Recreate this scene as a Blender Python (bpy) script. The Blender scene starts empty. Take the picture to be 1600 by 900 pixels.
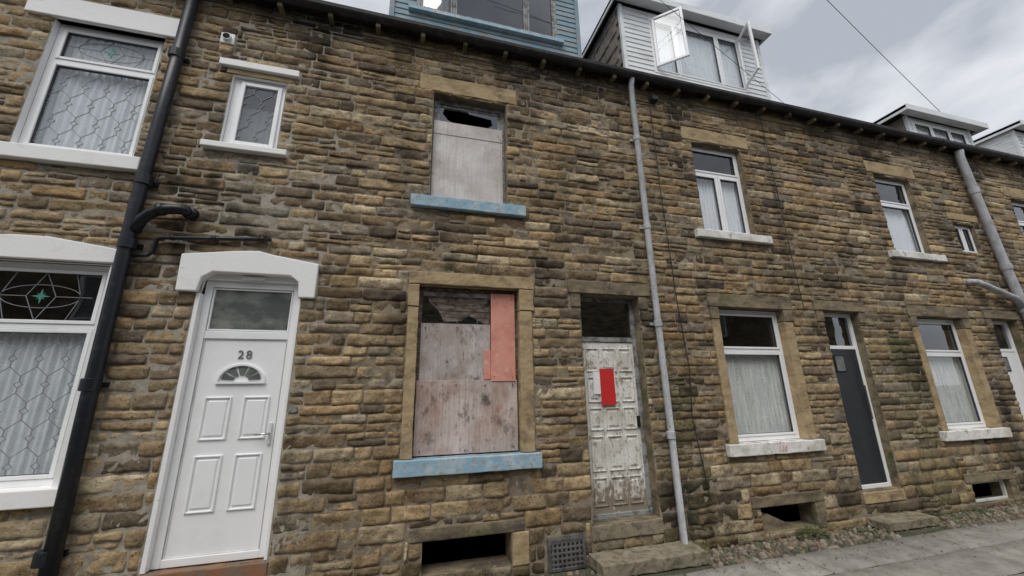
import bpy, math, random
import numpy as np
from mathutils import Vector, noise, Matrix
random.seed(7)
K=1.18; GZ=1.65
def T(x,y,z): return (K*x,K*y,K*(z+GZ))
sc=bpy.context.scene
# ---------------------------------------------------------------- materials
def newmat(name):
    m=bpy.data.materials.new(name); m.use_nodes=True
    nt=m.node_tree; nt.nodes.clear()
    out=nt.nodes.new('ShaderNodeOutputMaterial')
    return m,nt,out
def coords(nt,stretch=(1,1,1),off=(0,0,0)):
    tc=nt.nodes.new('ShaderNodeTexCoord'); mp=nt.nodes.new('ShaderNodeMapping')
    mp.inputs['Scale'].default_value=stretch; mp.inputs['Location'].default_value=off
    nt.links.new(tc.outputs['Object'],mp.inputs['Vector']); return mp.outputs['Vector']
def nz(nt,scale,detail=5,rough=.6,stretch=(1,1,1),off=(0,0,0)):
    n=nt.nodes.new('ShaderNodeTexNoise'); n.inputs['Scale'].default_value=scale
    n.inputs['Detail'].default_value=detail; n.inputs['Roughness'].default_value=rough
    nt.links.new(coords(nt,stretch,off),n.inputs['Vector']); return n.outputs['Fac']
def mrange(nt,src,a,b,c=0,d=1):
    n=nt.nodes.new('ShaderNodeMapRange'); n.inputs['From Min'].default_value=a; n.inputs['From Max'].default_value=b
    n.inputs['To Min'].default_value=c; n.inputs['To Max'].default_value=d
    nt.links.new(src,n.inputs['Value']); return n.outputs['Result']
def mixc(nt,fac,a,b,mode='MIX'):
    n=nt.nodes.new('ShaderNodeMix'); n.data_type='RGBA'; n.blend_type=mode
    for s,v in ((n.inputs[0],fac),(n.inputs[6],a),(n.inputs[7],b)):
        if isinstance(v,bpy.types.NodeSocket): nt.links.new(v,s)
        elif isinstance(v,(int,float)): s.default_value=v
        else: s.default_value=(v[0],v[1],v[2],1)
    return n.outputs[2]
def math2(nt,op,a,b):
    n=nt.nodes.new('ShaderNodeMath'); n.operation=op
    for s,v in ((n.inputs[0],a),(n.inputs[1],b)):
        if isinstance(v,bpy.types.NodeSocket): nt.links.new(v,s)
        else: s.default_value=v
    return n.outputs[0]
def M(name,base,layers=(),rough=.8,bump=None,metal=0,attr=False,spec=.4):
    m,nt,out=newmat(name)
    b=nt.nodes.new('ShaderNodeBsdfPrincipled'); nt.links.new(b.outputs[0],out.inputs[0])
    col=base
    if attr:
        a=nt.nodes.new('ShaderNodeAttribute'); a.attribute_name='Col'; col=a.outputs['Color']
    for i,L in enumerate(layers):
        c,s,lo,hi=L[:4]; st=L[4] if len(L)>4 else (1,1,1); zr=L[5] if len(L)>5 else None
        f=nz(nt,s,6,.65,st,(i*3.3,i*1.7,i*5.1))
        if zr:
            tc=nt.nodes.new('ShaderNodeTexCoord'); sp=nt.nodes.new('ShaderNodeSeparateXYZ')
            nt.links.new(tc.outputs['Object'],sp.inputs[0])
            g=mrange(nt,sp.outputs['Z'],K*(zr[0]+GZ),K*(zr[1]+GZ),.3,-.2)
            f=math2(nt,'ADD',f,g)
        f=mrange(nt,f,lo,hi)
        mode=L[6] if len(L)>6 else 'MIX'
        col=mixc(nt,f,col,c,mode)
    if isinstance(col,bpy.types.NodeSocket): nt.links.new(col,b.inputs['Base Color'])
    else: b.inputs['Base Color'].default_value=(*col,1)
    b.inputs['Roughness'].default_value=rough; b.inputs['Metallic'].default_value=metal
    b.inputs['Specular IOR Level'].default_value=spec
    if bump:
        prev=None
        for (st,s,d) in (bump if isinstance(bump,list) else [bump]):
            n=nt.nodes.new('ShaderNodeBump'); n.inputs['Strength'].default_value=st; n.inputs['Distance'].default_value=d
            nt.links.new(nz(nt,s,6,.65),n.inputs['Height'])
            if prev: nt.links.new(prev,n.inputs['Normal'])
            prev=n.outputs[0]
        nt.links.new(prev,b.inputs['Normal'])
    return m
stone=M('rock_faced_sandstone',None,[((.68,.65,.61),9,.42,.62,(1,1,1.6),None,'MULTIPLY'),((1.35,1.28,1.15),16,.50,.70,(1,1,1),None,'MULTIPLY'),((.28,.25,.22),34,.55,.68,(1,1,1.3),None,'MULTIPLY'),((.62,.58,.53),1.1,.50,.68,(1,1,.6),None,'MULTIPLY')],.93,[(.8,24,.024),(.85,90,.009)],attr=True,spec=.2)
mortar=M('lime_mortar',(.29,.24,.175),[((.12,.10,.075),3,.42,.64),((.38,.33,.26),14,.5,.7)],.95,(.7,60,.01),spec=.2)
mortarL=M('grey_mortar',(.38,.345,.285),[((.20,.17,.13),4,.42,.68),((.48,.45,.39),20,.5,.7)],.95,(.7,60,.01),spec=.2)
dress=M('dressed_sandstone',(.44,.335,.195),[((.30,.215,.12),5,.45,.65,(.6,1,1.5)),((.12,.10,.075),3,.55,.72),((.50,.42,.29),25,.55,.75)],.9,[(.5,14,.02),(.5,80,.005)],spec=.2)
dressD=M('sooty_sandstone',(.27,.215,.14),[((.10,.085,.065),4,.42,.62,(.5,1,1.5)),((.37,.29,.18),12,.55,.75),((.10,.11,.05),2.2,.55,.70)],.92,[(.6,14,.02),(.5,80,.006)],spec=.2)
stepm=M('worn_step_stone',(.27,.23,.17),[((.13,.125,.07),5,.50,.68),((.13,.11,.08),14,.5,.65)],.92,[(.5,20,.01)],spec=.2)
redstep=M('worn_red_step',(.26,.13,.075),[((.2,.16,.12),6,.45,.6)],.85,[(.5,20,.01)],spec=.2)
wpaint=M('white_masonry_paint',(.87,.87,.86),[((.74,.72,.68),4,.55,.8),((.45,.42,.37),30,.68,.8),((.5,.45,.38),7,.64,.76,(.6,1,2))],.7,[(.25,25,.01)])
wpaintD=M('grimy_white_masonry_paint',(.80,.79,.76),[((.58,.55,.48),5,.46,.66,(1,1,1)),((.30,.27,.2),9,.58,.70,(1,1,.7)),((.35,.30,.22),28,.60,.70)],.75,[(.35,25,.01)])
upvc=M('white_upvc',(.89,.90,.91),[((.80,.80,.79),3,.5,.8)],.35)
upvcD=M('dirty_white_upvc',(.72,.72,.71),[((.5,.48,.44),5,.5,.75)],.45)
gasket=M('rubber_gasket',(.05,.05,.055),(),.6)
blacki=M('black_cast_iron_paint',(.014,.016,.022),[((.05,.055,.06),14,.55,.75),((.35,.36,.36),55,.70,.76)],.38,(.3,40,.004))
gutterm=M('black_gutter',(.02,.02,.022),[((.06,.05,.045),6,.5,.7)],.5)
greyp=M('grey_white_pipe_paint',(.48,.49,.51),[((.28,.28,.29),9,.45,.7,(1,1,.4)),((.12,.09,.06),25,.60,.70)],.55,(.3,50,.004))
bluep=M('peeling_blue_paint',(.27,.44,.55),[((.44,.53,.58),6,.45,.6),((.36,.33,.28),16,.54,.62,(1,1,1)),((.12,.1,.08),40,.62,.7)],.75,(.5,30,.006))
bluew=M('weathered_blue_cladding',(.19,.30,.36),[((.31,.37,.40),8,.45,.65,(.4,1,1)),((.28,.26,.23),12,.52,.60,(.3,1,2)),((.08,.08,.08),30,.60,.70)],.8,(.4,30,.005))
ply=M('weathered_plywood',(.66,.62,.60),[((.50,.45,.42),1.6,.42,.68,(1,1,1.4)),((.76,.73,.72),2.6,.48,.66,(1,1,1)),((.48,.42,.38),5,.47,.75,(16,1,.35)),((.30,.24,.20),5,.60,.74,(2,1,.8)),((.25,.2,.17),40,.60,.72,(1,1,.3))],.85,(.3,40,.004))
plyp=M('stained_plywood',(.46,.41,.39),[((.62,.57,.55),1.7,.44,.62,(1,1,1)),((.34,.26,.22),1.8,.50,.68,(1.2,1,.9)),((.33,.29,.27),5,.47,.75,(16,1,.35)),((.10,.08,.07),4.5,.56,.70,(1.4,1,1)),((.16,.13,.11),35,.58,.70,(1,1,.3))],.72,(.3,40,.004))
plyl=M('rain_stained_plywood',(.46,.37,.33),[((.68,.58,.54),1.2,.42,.60,(.9,1,1.3)),((.38,.23,.17),2.0,.50,.68,(1.2,1,.9)),((.32,.26,.23),5,.46,.75,(18,1,.3)),((.11,.09,.075),4,.56,.70,(1.4,1,1)),((.16,.12,.10),35,.58,.70,(1,1,.3))],.65,(.3,40,.004))
pinkb=M('pink_painted_board',(.72,.33,.26),[((.60,.23,.17),4,.45,.65),((.76,.50,.43),10,.58,.72),((.35,.17,.13),6,.62,.74,(4,1,.4))],.7,(.2,40,.003))
oldwood=M('rotten_dark_wood',(.13,.10,.08),[((.28,.24,.2),7,.48,.62,(1,1,5)),((.04,.03,.025),10,.5,.65)],.9,(.5,40,.005))
oldframe=M('old_painted_frame',(.30,.31,.30),[((.14,.12,.10),9,.45,.58),((.28,.39,.45),14,.56,.64)],.8,(.5,40,.004))
peelw=M('peeling_white_paint',(.78,.77,.73),[((.62,.60,.54),3.5,.42,.62),((.40,.34,.26),9,.56,.64,(1.6,1,1)),((.26,.20,.15),26,.585,.65,(1.5,1,.9)),((.28,.23,.18),14,.54,.68,(1.6,1,1),(-1.3,-.6))],.7,(.5,35,.004))
redn=M('red_notice',(.62,.03,.03),[((.5,.03,.03),8,.5,.7)],.5)
redf=M('faded_red_paint',(.60,.25,.22),[((.80,.74,.72),30,.45,.6)],.8)
charc=M('charcoal_door',(.030,.034,.040),[((.045,.05,.055),6,.5,.7)],.4)
metalm=M('dull_metal',(.30,.30,.31),[((.12,.11,.1),10,.5,.7)],.4,metal=.8)
dkmetal=M('dark_metal',(.03,.03,.03),(),.4,metal=.5)
chrome=M('satin_chrome',(.6,.6,.62),(),.25,metal=1)
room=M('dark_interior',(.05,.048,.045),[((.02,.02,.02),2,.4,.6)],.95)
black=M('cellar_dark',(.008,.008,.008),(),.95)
net=M('net_curtain',(.80,.83,.86),[((.66,.69,.73),8,.4,.65,(3,1,.4)),((.88,.89,.9),60,.5,.65)],.9)
netd=M('grey_net_curtain',(.74,.74,.72),[((.50,.50,.48),8,.4,.65,(4,1,.4)),((.84,.84,.82),60,.5,.65)],.9)
lead=M('lead_came',(.24,.25,.27),(),.5)
gglass=M('green_coloured_glass',(.10,.30,.24),(),.3)
frost=M('grey_obscure_glass',(.11,.12,.12),[((.24,.25,.23),3.5,.45,.65,(1,1,1.5))],.12,spec=.7)
slate=M('roof_slate',(.09,.085,.08),[((.14,.12,.10),5,.45,.65),((.05,.05,.05),18,.5,.7)],.8,(.4,40,.006))
slateh=M('hung_slate',(.27,.24,.215),[((.16,.15,.135),5,.45,.65),((.38,.34,.30),12,.55,.7)],.8,(.4,40,.006))
wclad=M('white_shiplap',(.76,.78,.79),[((.54,.55,.54),4,.48,.72,(.4,1,2)),((.3,.3,.28),20,.64,.76)],.6)
flag=M('york_flagstone',None,[((.7,.68,.66),4,.4,.65,(1,1,1),None,'MULTIPLY'),((1.25,1.2,1.15),12,.55,.75,(1,1,1),None,'MULTIPLY'),((.45,.45,.42),30,.6,.72,(1,1,1),None,'MULTIPLY')],.85,[(.4,14,.01),(.4,80,.004)],attr=True)
cobm=M('cobble_stone',None,[((.5,.5,.45),20,.5,.7,(1,1,1),None,'MULTIPLY')],.85,[(.5,50,.006)],attr=True)
soil=M('dirt_joint',(.085,.075,.055),[((.06,.07,.035),4,.45,.6),((.15,.13,.1),30,.55,.7)],.95,(.8,40,.02))
asph=M('asphalt',(.055,.055,.056),[((.085,.083,.08),2,.45,.65),((.03,.03,.03),60,.5,.65)],.85,(.6,120,.006))
leafm=M('weed_leaves',(.07,.11,.035),[((.12,.14,.05),20,.45,.6)],.7)
litter=M('dead_leaf_litter',(.16,.11,.07),[((.28,.24,.17),18,.45,.6)],.8)
mossm=M('wall_moss',(.085,.09,.04),[((.05,.06,.02),14,.45,.6)],.95,(.8,60,.01))
cablem=M('cable_black',(.02,.02,.02),(),.6)
def glassmat(name,tint,base=.05,mul=1.0):
    m,nt,out=newmat(name)
    tr=nt.nodes.new('ShaderNodeBsdfTransparent'); tr.inputs[0].default_value=(*tint,1)
    gl=nt.nodes.new('ShaderNodeBsdfGlossy'); gl.inputs['Roughness'].default_value=.015
    gl.inputs[0].default_value=(.95,.97,1,1)
    ge=nt.nodes.new('ShaderNodeNewGeometry'); dt=nt.nodes.new('ShaderNodeVectorMath'); dt.operation='DOT_PRODUCT'
    nt.links.new(ge.outputs['Normal'],dt.inputs[0]); nt.links.new(ge.outputs['Incoming'],dt.inputs[1])
    a=math2(nt,'ABSOLUTE',dt.outputs['Value'],0); a=math2(nt,'SUBTRACT',1.0,a); a=math2(nt,'POWER',a,4.0); a=math2(nt,'MULTIPLY',a,mul)
    f=math2(nt,'ADD',a,base); f=math2(nt,'MINIMUM',f,1.0)
    bp=nt.nodes.new('ShaderNodeBump'); bp.inputs['Strength'].default_value=.06; bp.inputs['Distance'].default_value=.05
    nt.links.new(nz(nt,1.7,1,.5),bp.inputs['Height']); nt.links.new(bp.outputs[0],gl.inputs['Normal'])
    mx=nt.nodes.new('ShaderNodeMixShader'); nt.links.new(f,mx.inputs[0]); nt.links.new(tr.outputs[0],mx.inputs[1]); nt.links.new(gl.outputs[0],mx.inputs[2])
    nt.links.new(mx.outputs[0],out.inputs[0]); return m
glass=glassmat('window_glass',(.94,.96,.96),.09)
glassd=glassmat('dusty_glass',(.45,.47,.48),.14)
# ---------------------------------------------------------------- mesh builder
def empty(name):
    e=bpy.data.objects.new(name,None); sc.collection.objects.link(e); e.empty_display_size=.2; return e
class B:
    def __init__(s): s.v=[];s.f=[]
    def box(s,x0,x1,y0,y1,z0,z1):
        n=len(s.v)
        for x in(x0,x1):
            for y in(y0,y1):
                for z in(z0,z1): s.v.append(T(x,y,z))
        s.f+=[tuple(n+i for i in q) for q in((0,1,3,2),(4,6,7,5),(0,4,5,1),(2,3,7,6),(0,2,6,4),(1,5,7,3))]; return s
    def prism(s,poly,y0,y1):
        n=len(s.v);k=len(poly)
        for y in(y0,y1):
            for(x,z) in poly: s.v.append(T(x,y,z))
        s.f.append(tuple(n+i for i in range(k))); s.f.append(tuple(n+k+i for i in reversed(range(k))))
        for i in range(k):
            j=(i+1)%k; s.f.append((n+i,n+k+i,n+k+j,n+j))
        return s
    def prismx(s,poly,x0,x1):
        n=len(s.v);k=len(poly)
        for x in(x0,x1):
            for(y,z) in poly: s.v.append(T(x,y,z))
        s.f.append(tuple(n+i for i in range(k))); s.f.append(tuple(n+k+i for i in reversed(range(k))))
        for i in range(k):
            j=(i+1)%k; s.f.append((n+i,n+k+i,n+k+j,n+j))
        return s
    def quad(s,*p):
        n=len(s.v); s.v+=[T(*q) for q in p]; s.f.append(tuple(range(n,n+len(p)))); return s
    def frame(s,x0,x1,z0,z1,w,y0,y1):
        s.box(x0,x0+w,y0,y1,z0,z1); s.box(x1-w,x1,y0,y1,z0,z1)
        s.box(x0+w,x1-w,y0+.0015,y1,z0,z0+w); s.box(x0+w,x1-w,y0+.0015,y1,z1-w,z1); return s
    def seg(s,x0,z0,x1,z1,w,y):
        dx,dz=x1-x0,z1-z0; L=math.hypot(dx,dz) or 1; nx,nzz=-dz/L*w/2,dx/L*w/2
        s.prism([(x0+nx,z0+nzz),(x1+nx,z1+nzz),(x1-nx,z1-nzz),(x0-nx,z0-nzz)],y,y+.004); return s
    def tube(s,pts,r,n=14,caps=True):
        P=[Vector(p) for p in pts]; rings=[]
        up=Vector((0.13,1,.21)).normalized()
        for i,p in enumerate(P):
            d=(P[min(i+1,len(P)-1)]-P[max(i-1,0)]).normalized()
            a=d.cross(up).normalized(); b=d.cross(a)
            k=len(s.v); rr=r[i] if isinstance(r,(list,tuple)) else r
            for j in range(n):
                t=2*math.pi*j/n; q=p+a*math.cos(t)*rr+b*math.sin(t)*rr; s.v.append(T(*q))
            rings.append(k)
        for A,C in zip(rings,rings[1:]):
            for j in range(n): s.f.append((A+j,A+(j+1)%n,C+(j+1)%n,C+j))
        if caps:
            s.f.append(tuple(rings[0]+j for j in reversed(range(n)))); s.f.append(tuple(rings[-1]+j for j in range(n)))
        return s
    def build(s,name,mat,parent=None,bevel=0,smooth=False,col=None):
        me=bpy.data.meshes.new(name); me.from_pydata(s.v,[],s.f); me.materials.append(mat)
        if smooth: me.polygons.foreach_set('use_smooth',[True]*len(me.polygons))
        if col is not None:
            a=me.color_attributes.new('Col','FLOAT_COLOR','POINT')
            a.data.foreach_set('color',np.array(col,dtype=np.float32).ravel())
        o=bpy.data.objects.new(name,me); sc.collection.objects.link(o)
        if parent: o.parent=parent
        if not smooth and not col:
            import bmesh
            bm=bmesh.new(); bm.from_mesh(me); bmesh.ops.recalc_face_normals(bm,faces=bm.faces); bm.to_mesh(me); bm.free()
        if bevel:
            md=o.modifiers.new('b','BEVEL'); md.width=bevel*K; md.segments=2; md.limit_method='ANGLE'
        return o
# ---------------------------------------------------------------- houses
BX=[-8.02,-4.37,-.72,2.93,6.58,10.23,13.88,17.53]
houses=[empty('terraced_house') for _ in BX[:-1]]
def H(x):
    for i in range(len(houses)):
        if x<BX[i+1]: return houses[i]
    return houses[-1]
ZB,ZT=-1.68,4.40
OPEN=[];EXC=[]
def opening(x0,x1,z0,z1): OPEN.append((x0,x1,z0,z1)); EXC.append((x0,x1,z0,z1))
def trim(par,name,x0,x1,z0,z1,mat,proud=.03,deep=.05,bevel=.008):
    EXC.append((x0-.004,x1+.004,z0-.004,z1+.004))
    return B().box(x0,x1,-proud,deep,z0,z1).build(name,mat,par,bevel)
def roughtrim(par,name,x0,x1,z0,z1,mat,proud=.03,deep=.05,amp=.006):
    """dressed stone with worn, slightly uneven faces"""
    EXC.append((x0-.004,x1+.004,z0-.004,z1+.004))
    import bmesh
    b=B().box(x0,x1,-proud,deep,z0,z1)
    me=bpy.data.meshes.new(name); me.from_pydata(b.v,[],b.f); bm=bmesh.new(); bm.from_mesh(me)
    bmesh.ops.recalc_face_normals(bm,faces=bm.faces)
    bmesh.ops.bevel(bm,geom=bm.edges[:],offset=.008*K,segments=2,affect='EDGES',profile=.6)
    for axis,(a,c) in enumerate(((x0,x1),(-proud,deep),(z0,z1))):
        n=int((c-a)/.04)
        for i in range(1,n):
            p=[0,0,0];p[axis]=a+(c-a)*i/n; pn=[0,0,0];pn[axis]=1
            bmesh.ops.bisect_plane(bm,geom=bm.verts[:]+bm.edges[:]+bm.faces[:],plane_co=T(*[p[0],p[1],p[2]]) if axis!=2 else T(0,0,p[2]),plane_no=pn)
    for v in bm.verts:
        q=v.co*7; v.co+=noise.noise_vector(q)*amp*K+noise.noise_vector(v.co*22)*amp*.5*K
    bm.to_mesh(me); bm.free(); me.materials.append(mat)
    o=bpy.data.objects.new(name,me); sc.collection.objects.link(o); o.parent=par; return o
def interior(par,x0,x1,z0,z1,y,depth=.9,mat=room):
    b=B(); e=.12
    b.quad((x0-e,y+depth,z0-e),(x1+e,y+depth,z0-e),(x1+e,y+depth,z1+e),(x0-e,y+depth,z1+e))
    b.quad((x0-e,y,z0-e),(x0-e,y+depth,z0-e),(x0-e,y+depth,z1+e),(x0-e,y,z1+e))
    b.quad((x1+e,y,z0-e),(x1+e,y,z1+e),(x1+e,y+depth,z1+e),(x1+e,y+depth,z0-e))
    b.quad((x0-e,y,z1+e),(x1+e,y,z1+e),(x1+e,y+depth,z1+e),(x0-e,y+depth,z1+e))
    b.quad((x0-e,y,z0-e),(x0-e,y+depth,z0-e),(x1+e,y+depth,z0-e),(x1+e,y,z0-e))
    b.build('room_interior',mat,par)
def reveal(par,x0,x1,z0,z1,d,mat):
    b=B(); t=.12
    b.box(x0-t,x0,.001,d,z0-t,z1+t); b.box(x1,x1+t,.001,d,z0-t,z1+t)
    b.box(x0,x1,.002,d,z1,z1+t); b.box(x0,x1,.002,d,z0-t,z0)
    b.build('opening_reveal',mat,par)
def curtain(par,x0,x1,z0,z1,y,mat,wl=.055,amp=.010):
    b=B(); n=int((x1-x0)/.008)+2; zs=[z0+(z1-z0)*i/10 for i in range(11)]
    ph=random.random()*9
    for k,z in enumerate(zs):
        for i in range(n):
            x=x0+(x1-x0)*i/(n-1)
            w=noise.noise(Vector((x*3+ph,0,z*.15)))*6
            yy=y+amp*math.sin(2*math.pi*x/wl+w)+amp*.6*math.sin(2*math.pi*x/(wl*2.3)+2*w+ph)
            b.v.append(T(x,yy,z))
    for k in range(10):
        for i in range(n-1):
            a=k*n+i; b.f.append((a,a+1,a+n+1,a+n))
    b.build('net_curtain',mat,par,smooth=True)
def window(par,x0,x1,z0,z1,y=.09,fw=.035,zt=None,mull=None,cz=None,fm=upvc,cm=net,sash=.028,gm=glass,openroom=True,name='window',curt=True):
    e=empty(name); e.parent=par
    fr=B().frame(x0,x1,z0,z1,fw,y,y+.06)
    rows=[(z0+fw,z1-fw)]
    if zt is not None:
        fr.box(x0+fw,x1-fw,y+.002,y+.06,zt-.02,zt+.02); rows=[(z0+fw,zt-.02),(zt+.02,z1-fw)]
    panes=[]
    for ri,(a,c) in enumerate(rows):
        if mull and (ri==0):
            xs=[x0+fw]; 
            for mx in mull:
                fr.box(mx-.018,mx+.018,y+.003,y+.06,a,c); xs+= [mx-.018,mx+.018]
            xs.append(x1-fw)
            for q in range(0,len(xs),2): panes.append((xs[q],xs[q+1],a,c))
        else: panes.append((x0+fw,x1-fw,a,c))
    fr.build('frame',fm,e,.004)
    sb=B();gb=B();gk=B()
    for(a,c,d,g) in panes:
        sb.frame(a+.003,c-.003,d+.003,g-.003,sash,y-.008,y+.04)
        gk.frame(a+.003+sash,c-.003-sash,d+.003+sash,g-.003-sash,.004,y+.004,y+.03)
        q=sash+.002
        gb.quad((a+q,y+.022,d+q),(c-q,y+.022,d+q),(c-q,y+.022,g-q),(a+q,y+.022,g-q))
    sb.build('sash',fm,e,.004); gb.build('glass',gm,e); gk.build('gasket',gasket,e)
    if curt: curtain(e,x0+.01,x1-.01,z0+.03,(cz if cz is not None else z1-.04),y+.085,cm)
    if openroom: interior(e,x0,x1,z0,z1,y+.05)
    return e,panes
def leaded(par,x0,x1,z0,z1,y,star=False):
    b=B(); 
    def S(a,c,d,g):
        n=8
        pts=[(a+(d-a)*i/n,c+(g-c)*i/n) for i in range(n+1)]
        ins=[p for p in pts if x0<=p[0]<=x1 and z0<=p[1]<=z1]
        if len(ins)>1: b.seg(*ins[0],*ins[-1],.0055,y)
    if star:
        cx,cz=(x0+x1)/2,(z0+z1)/2; g=B()
        for k in range(8):
            t=k*math.pi/4; r=.065 if k%2==0 else .04
            p=[(cx,cz),(cx+r*.35*math.cos(t-.4),cz+r*.35*math.sin(t-.4)),(cx+r*math.cos(t),cz+r*math.sin(t)),(cx+r*.35*math.cos(t+.4),cz+r*.35*math.sin(t+.4))]
            g.prism(p,y-.002,y+.004)
        g.build('coloured_star',gglass,par)
        for sx in(-1,1):
            S(cx,z1,cx+sx*.1,cz); S(cx+sx*.1,cz,cx,z0); S(cx+sx*.1,cz,cx+sx*.6,cz)
            for k in range(14):
                t0,t1=math.pi*k/14-math.pi/2,math.pi*(k+1)/14-math.pi/2
                S(cx+sx*.27*math.cos(t0),cz+.10*math.sin(t0),cx+sx*.27*math.cos(t1),cz+.10*math.sin(t1))
            S(cx+sx*.2,z1,cx+sx*.27,cz);S(cx+sx*.27,cz,cx+sx*.2,z0)
    else:
        cw=.17; vh=.13; dh=.075; per=(vh+dh)
        ncol=int((x1-x0)/cw)+3; nrow=int((z1-z0)/per)+3
        for r in range(-1,nrow):
            for c in range(-1,ncol):
                ox=x0+c*cw+(cw/2 if r%2 else 0); oz=z0+r*per
                S(ox,oz,ox,oz+vh*.3); S(ox,oz+vh*.7,ox,oz+vh)
                dd=.028
                S(ox,oz+vh*.3,ox+dd,oz+vh*.5);S(ox+dd,oz+vh*.5,ox,oz+vh*.7);S(ox,oz+vh*.3,ox-dd,oz+vh*.5);S(ox-dd,oz+vh*.5,ox,oz+vh*.7)
                S(ox,oz+vh,ox+cw/2,oz+per); S(ox,oz+vh,ox-cw/2,oz+per)
    b.build('lead_came',lead,par)

# ======== house 28 (left)
h=H(-2)
opening(-3.50,-2.545,-.67,1.12)
EXC.append((-3.78,-2.50,1.10,1.31))
B().prism([(-3.78,1.13),(-2.495,1.13),(-2.495,1.255),(-2.60,1.275),(-3.0,1.335),(-3.25,1.335),(-3.78,1.26)],-.04,.08).build('painted_lintel',wpaint,h,.008)
trim(h,'painted_window_sill',-3.70,-2.44,-.775,-.65,wpaint,.07,.1)
trim(h,'painted_jamb',-2.545,-2.50,-.65,1.13,wpaint,.012,.12,.004)
w,p=window(h,-3.50,-2.545,-.65,1.125,.07,.05,zt=.58,cz=.56,sash=.03)
for q in p: leaded(w,q[0]+.03,q[1]-.03,q[2]+.03,q[3]-.03,.07+.016,star=q[2]>.5)
opening(-3.50,-2.60,2.17,3.60)
reveal(h,-3.50,-2.60,2.17,3.60,.06,wpaint); 
trim(h,'painted_lintel',-3.72,-2.49,3.60,3.84,wpaint,.04,.08)
trim(h,'painted_window_sill',-3.72,-2.50,2.03,2.165,wpaint,.07,.1)
w,p=window(h,-3.50,-2.60,2.17,3.595,.06,.045,zt=3.17,cz=3.56)
for q in p: leaded(w,q[0]+.03,q[1]-.03,q[2]+.03,q[3]-.03,.06+.016,star=q[2]>3.1)
opening(-1.94,-1.43,2.44,3.30)
reveal(h,-1.94,-1.43,2.44,3.30,.05,wpaint)
trim(h,'painted_lintel',-2.07,-1.31,3.37,3.45,wpaint,.05,.08)
roughtrim(h,'lintel_bed_stone',-2.0,-1.37,3.305,3.362,dress,.01,.08)
trim(h,'painted_window_sill',-2.07,-1.31,2.375,2.44,wpaint,.07,.1)
e=empty('window'); e.parent=h
B().frame(-1.94,-1.43,2.44,3.30,.045,.05,.11).build('frame',upvc,e,.004)
B().box(-1.90,-1.865,.052,.1,2.485,3.255).build('frame_inner',upvc,e,.003)
sx0,sx1,sz0,sz1=-1.865,-1.475,2.485,3.255
s=B().frame(0,sx1-sx0,-(sz1-sz0),0,.04,-.0,.04); ob=s.build('sash',upvc,e,.004)
g=B().quad((.04,.025,-(sz1-sz0)+.04),(sx1-sx0-.04,.025,-(sz1-sz0)+.04),(sx1-sx0-.04,.025,-.04),(.04,.025,-.04)).build('glass',glassd,e)
ew=empty('lead_pattern'); ew.parent=e; leaded(ew,.04,sx1-sx0-.04,-(sz1-sz0)+.04,-.04,.018)
for q in(ob,g,ew):
    q.matrix_local=Matrix.Translation(Vector(T(sx0,.03,sz1)))@Matrix.Rotation(math.radians(-1),4,'X')@Matrix.Translation(Vector((0,0,-K*GZ)))
curtain(e,-1.9,-1.46,2.47,3.02,.16,net); interior(e,-1.94,-1.43,2.44,3.3,.1)
b=B().box(-2.115,-1.985,-.03,.03,3.66,3.79); b.build('vent_block',wpaint,h,.006); EXC.append((-2.12,-1.98,3.655,3.795))
B().tube([(-2.05,-.06,3.725),(-2.05,.02,3.725)],.042,20).build('vent_pipe',upvcD,h); B().tube([(-2.05,-.063,3.725),(-2.05,-.0605,3.725)],.033,20).build('vent_hole',black,h)
# door 28
opening(-1.84,-1.04,-1.30,1.10)
EXC.append((-2.03,-.90,1.08,1.30)); EXC.append((-2.01,-1.84,.90,1.1)); EXC.append((-1.04,-.885,.88,1.1))
B().prism([(-2.02,.91),(-1.86,.91),(-1.84,1.04),(-1.76,1.10),(-1.12,1.10),(-1.045,1.04),(-1.03,.89),(-.89,.89),(-.885,1.235),(-1.30,1.30),(-1.42,1.33),(-1.60,1.315),(-2.03,1.255)],-.05,.06).build('painted_door_lintel',wpaint,h,.010)
trim(h,'painted_jamb',-1.875,-1.84,-1.30,.905,wpaint,.004,.1,.003); 
trim(h,'painted_jamb',-1.04,-1.015,-1.30,.885,wpaint,.004,.1,.003)
roughtrim(h,'door_step',-1.86,-1.0,-1.42,-1.31,redstep,.02,.15)
e=empty('front_door'); e.parent=h
y=.06
fr=B().frame(-1.84,-1.04,-1.30,1.04,.06,y,y+.07); fr.box(-1.78,-1.10,y+.003,y+.07,.50,.57); fr.box(-1.84,-1.04,y-.03,y+.07,1.041,1.1); fr.build('frame',upvc,e,.005)
B().box(-1.78,-1.10,y+.03,y+.04,.57,.98).build('transom_glass',frost,e)
B().frame(-1.775,-1.105,.575,.975,.014,y+.012,y+.045).build('transom_bead',upvc,e,.003)
B().box(-1.772,-1.108,y+.018,y+.05,-1.235,.495).build('door_leaf',upvc,e,.004)
B().frame(-1.7745,-1.1055,-1.2395,.4985,.006,y+.009,y+.03).build('door_seal',upvcD,e)
pb=B();pi=B()
for cx in(-1.585,-1.285):
    for(a,c) in((-.37,-.01),(-.93,-.49)):
        pb.frame(cx-.105,cx+.105,a,c,.016,y+.004,y+.03); pi.box(cx-.072,cx+.072,y+.009,y+.03,a+.033,c-.033)
pb.build('panel_moulding',upvc,e,.006); pi.build('raised_panel',upvc,e,.008)
cx,cz=-1.435,.115; R=.195
outer=[(cx+R*math.cos(t),cz+R*.82*math.sin(t)) for t in np.linspace(0,math.pi,25)]
fb=B();
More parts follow.
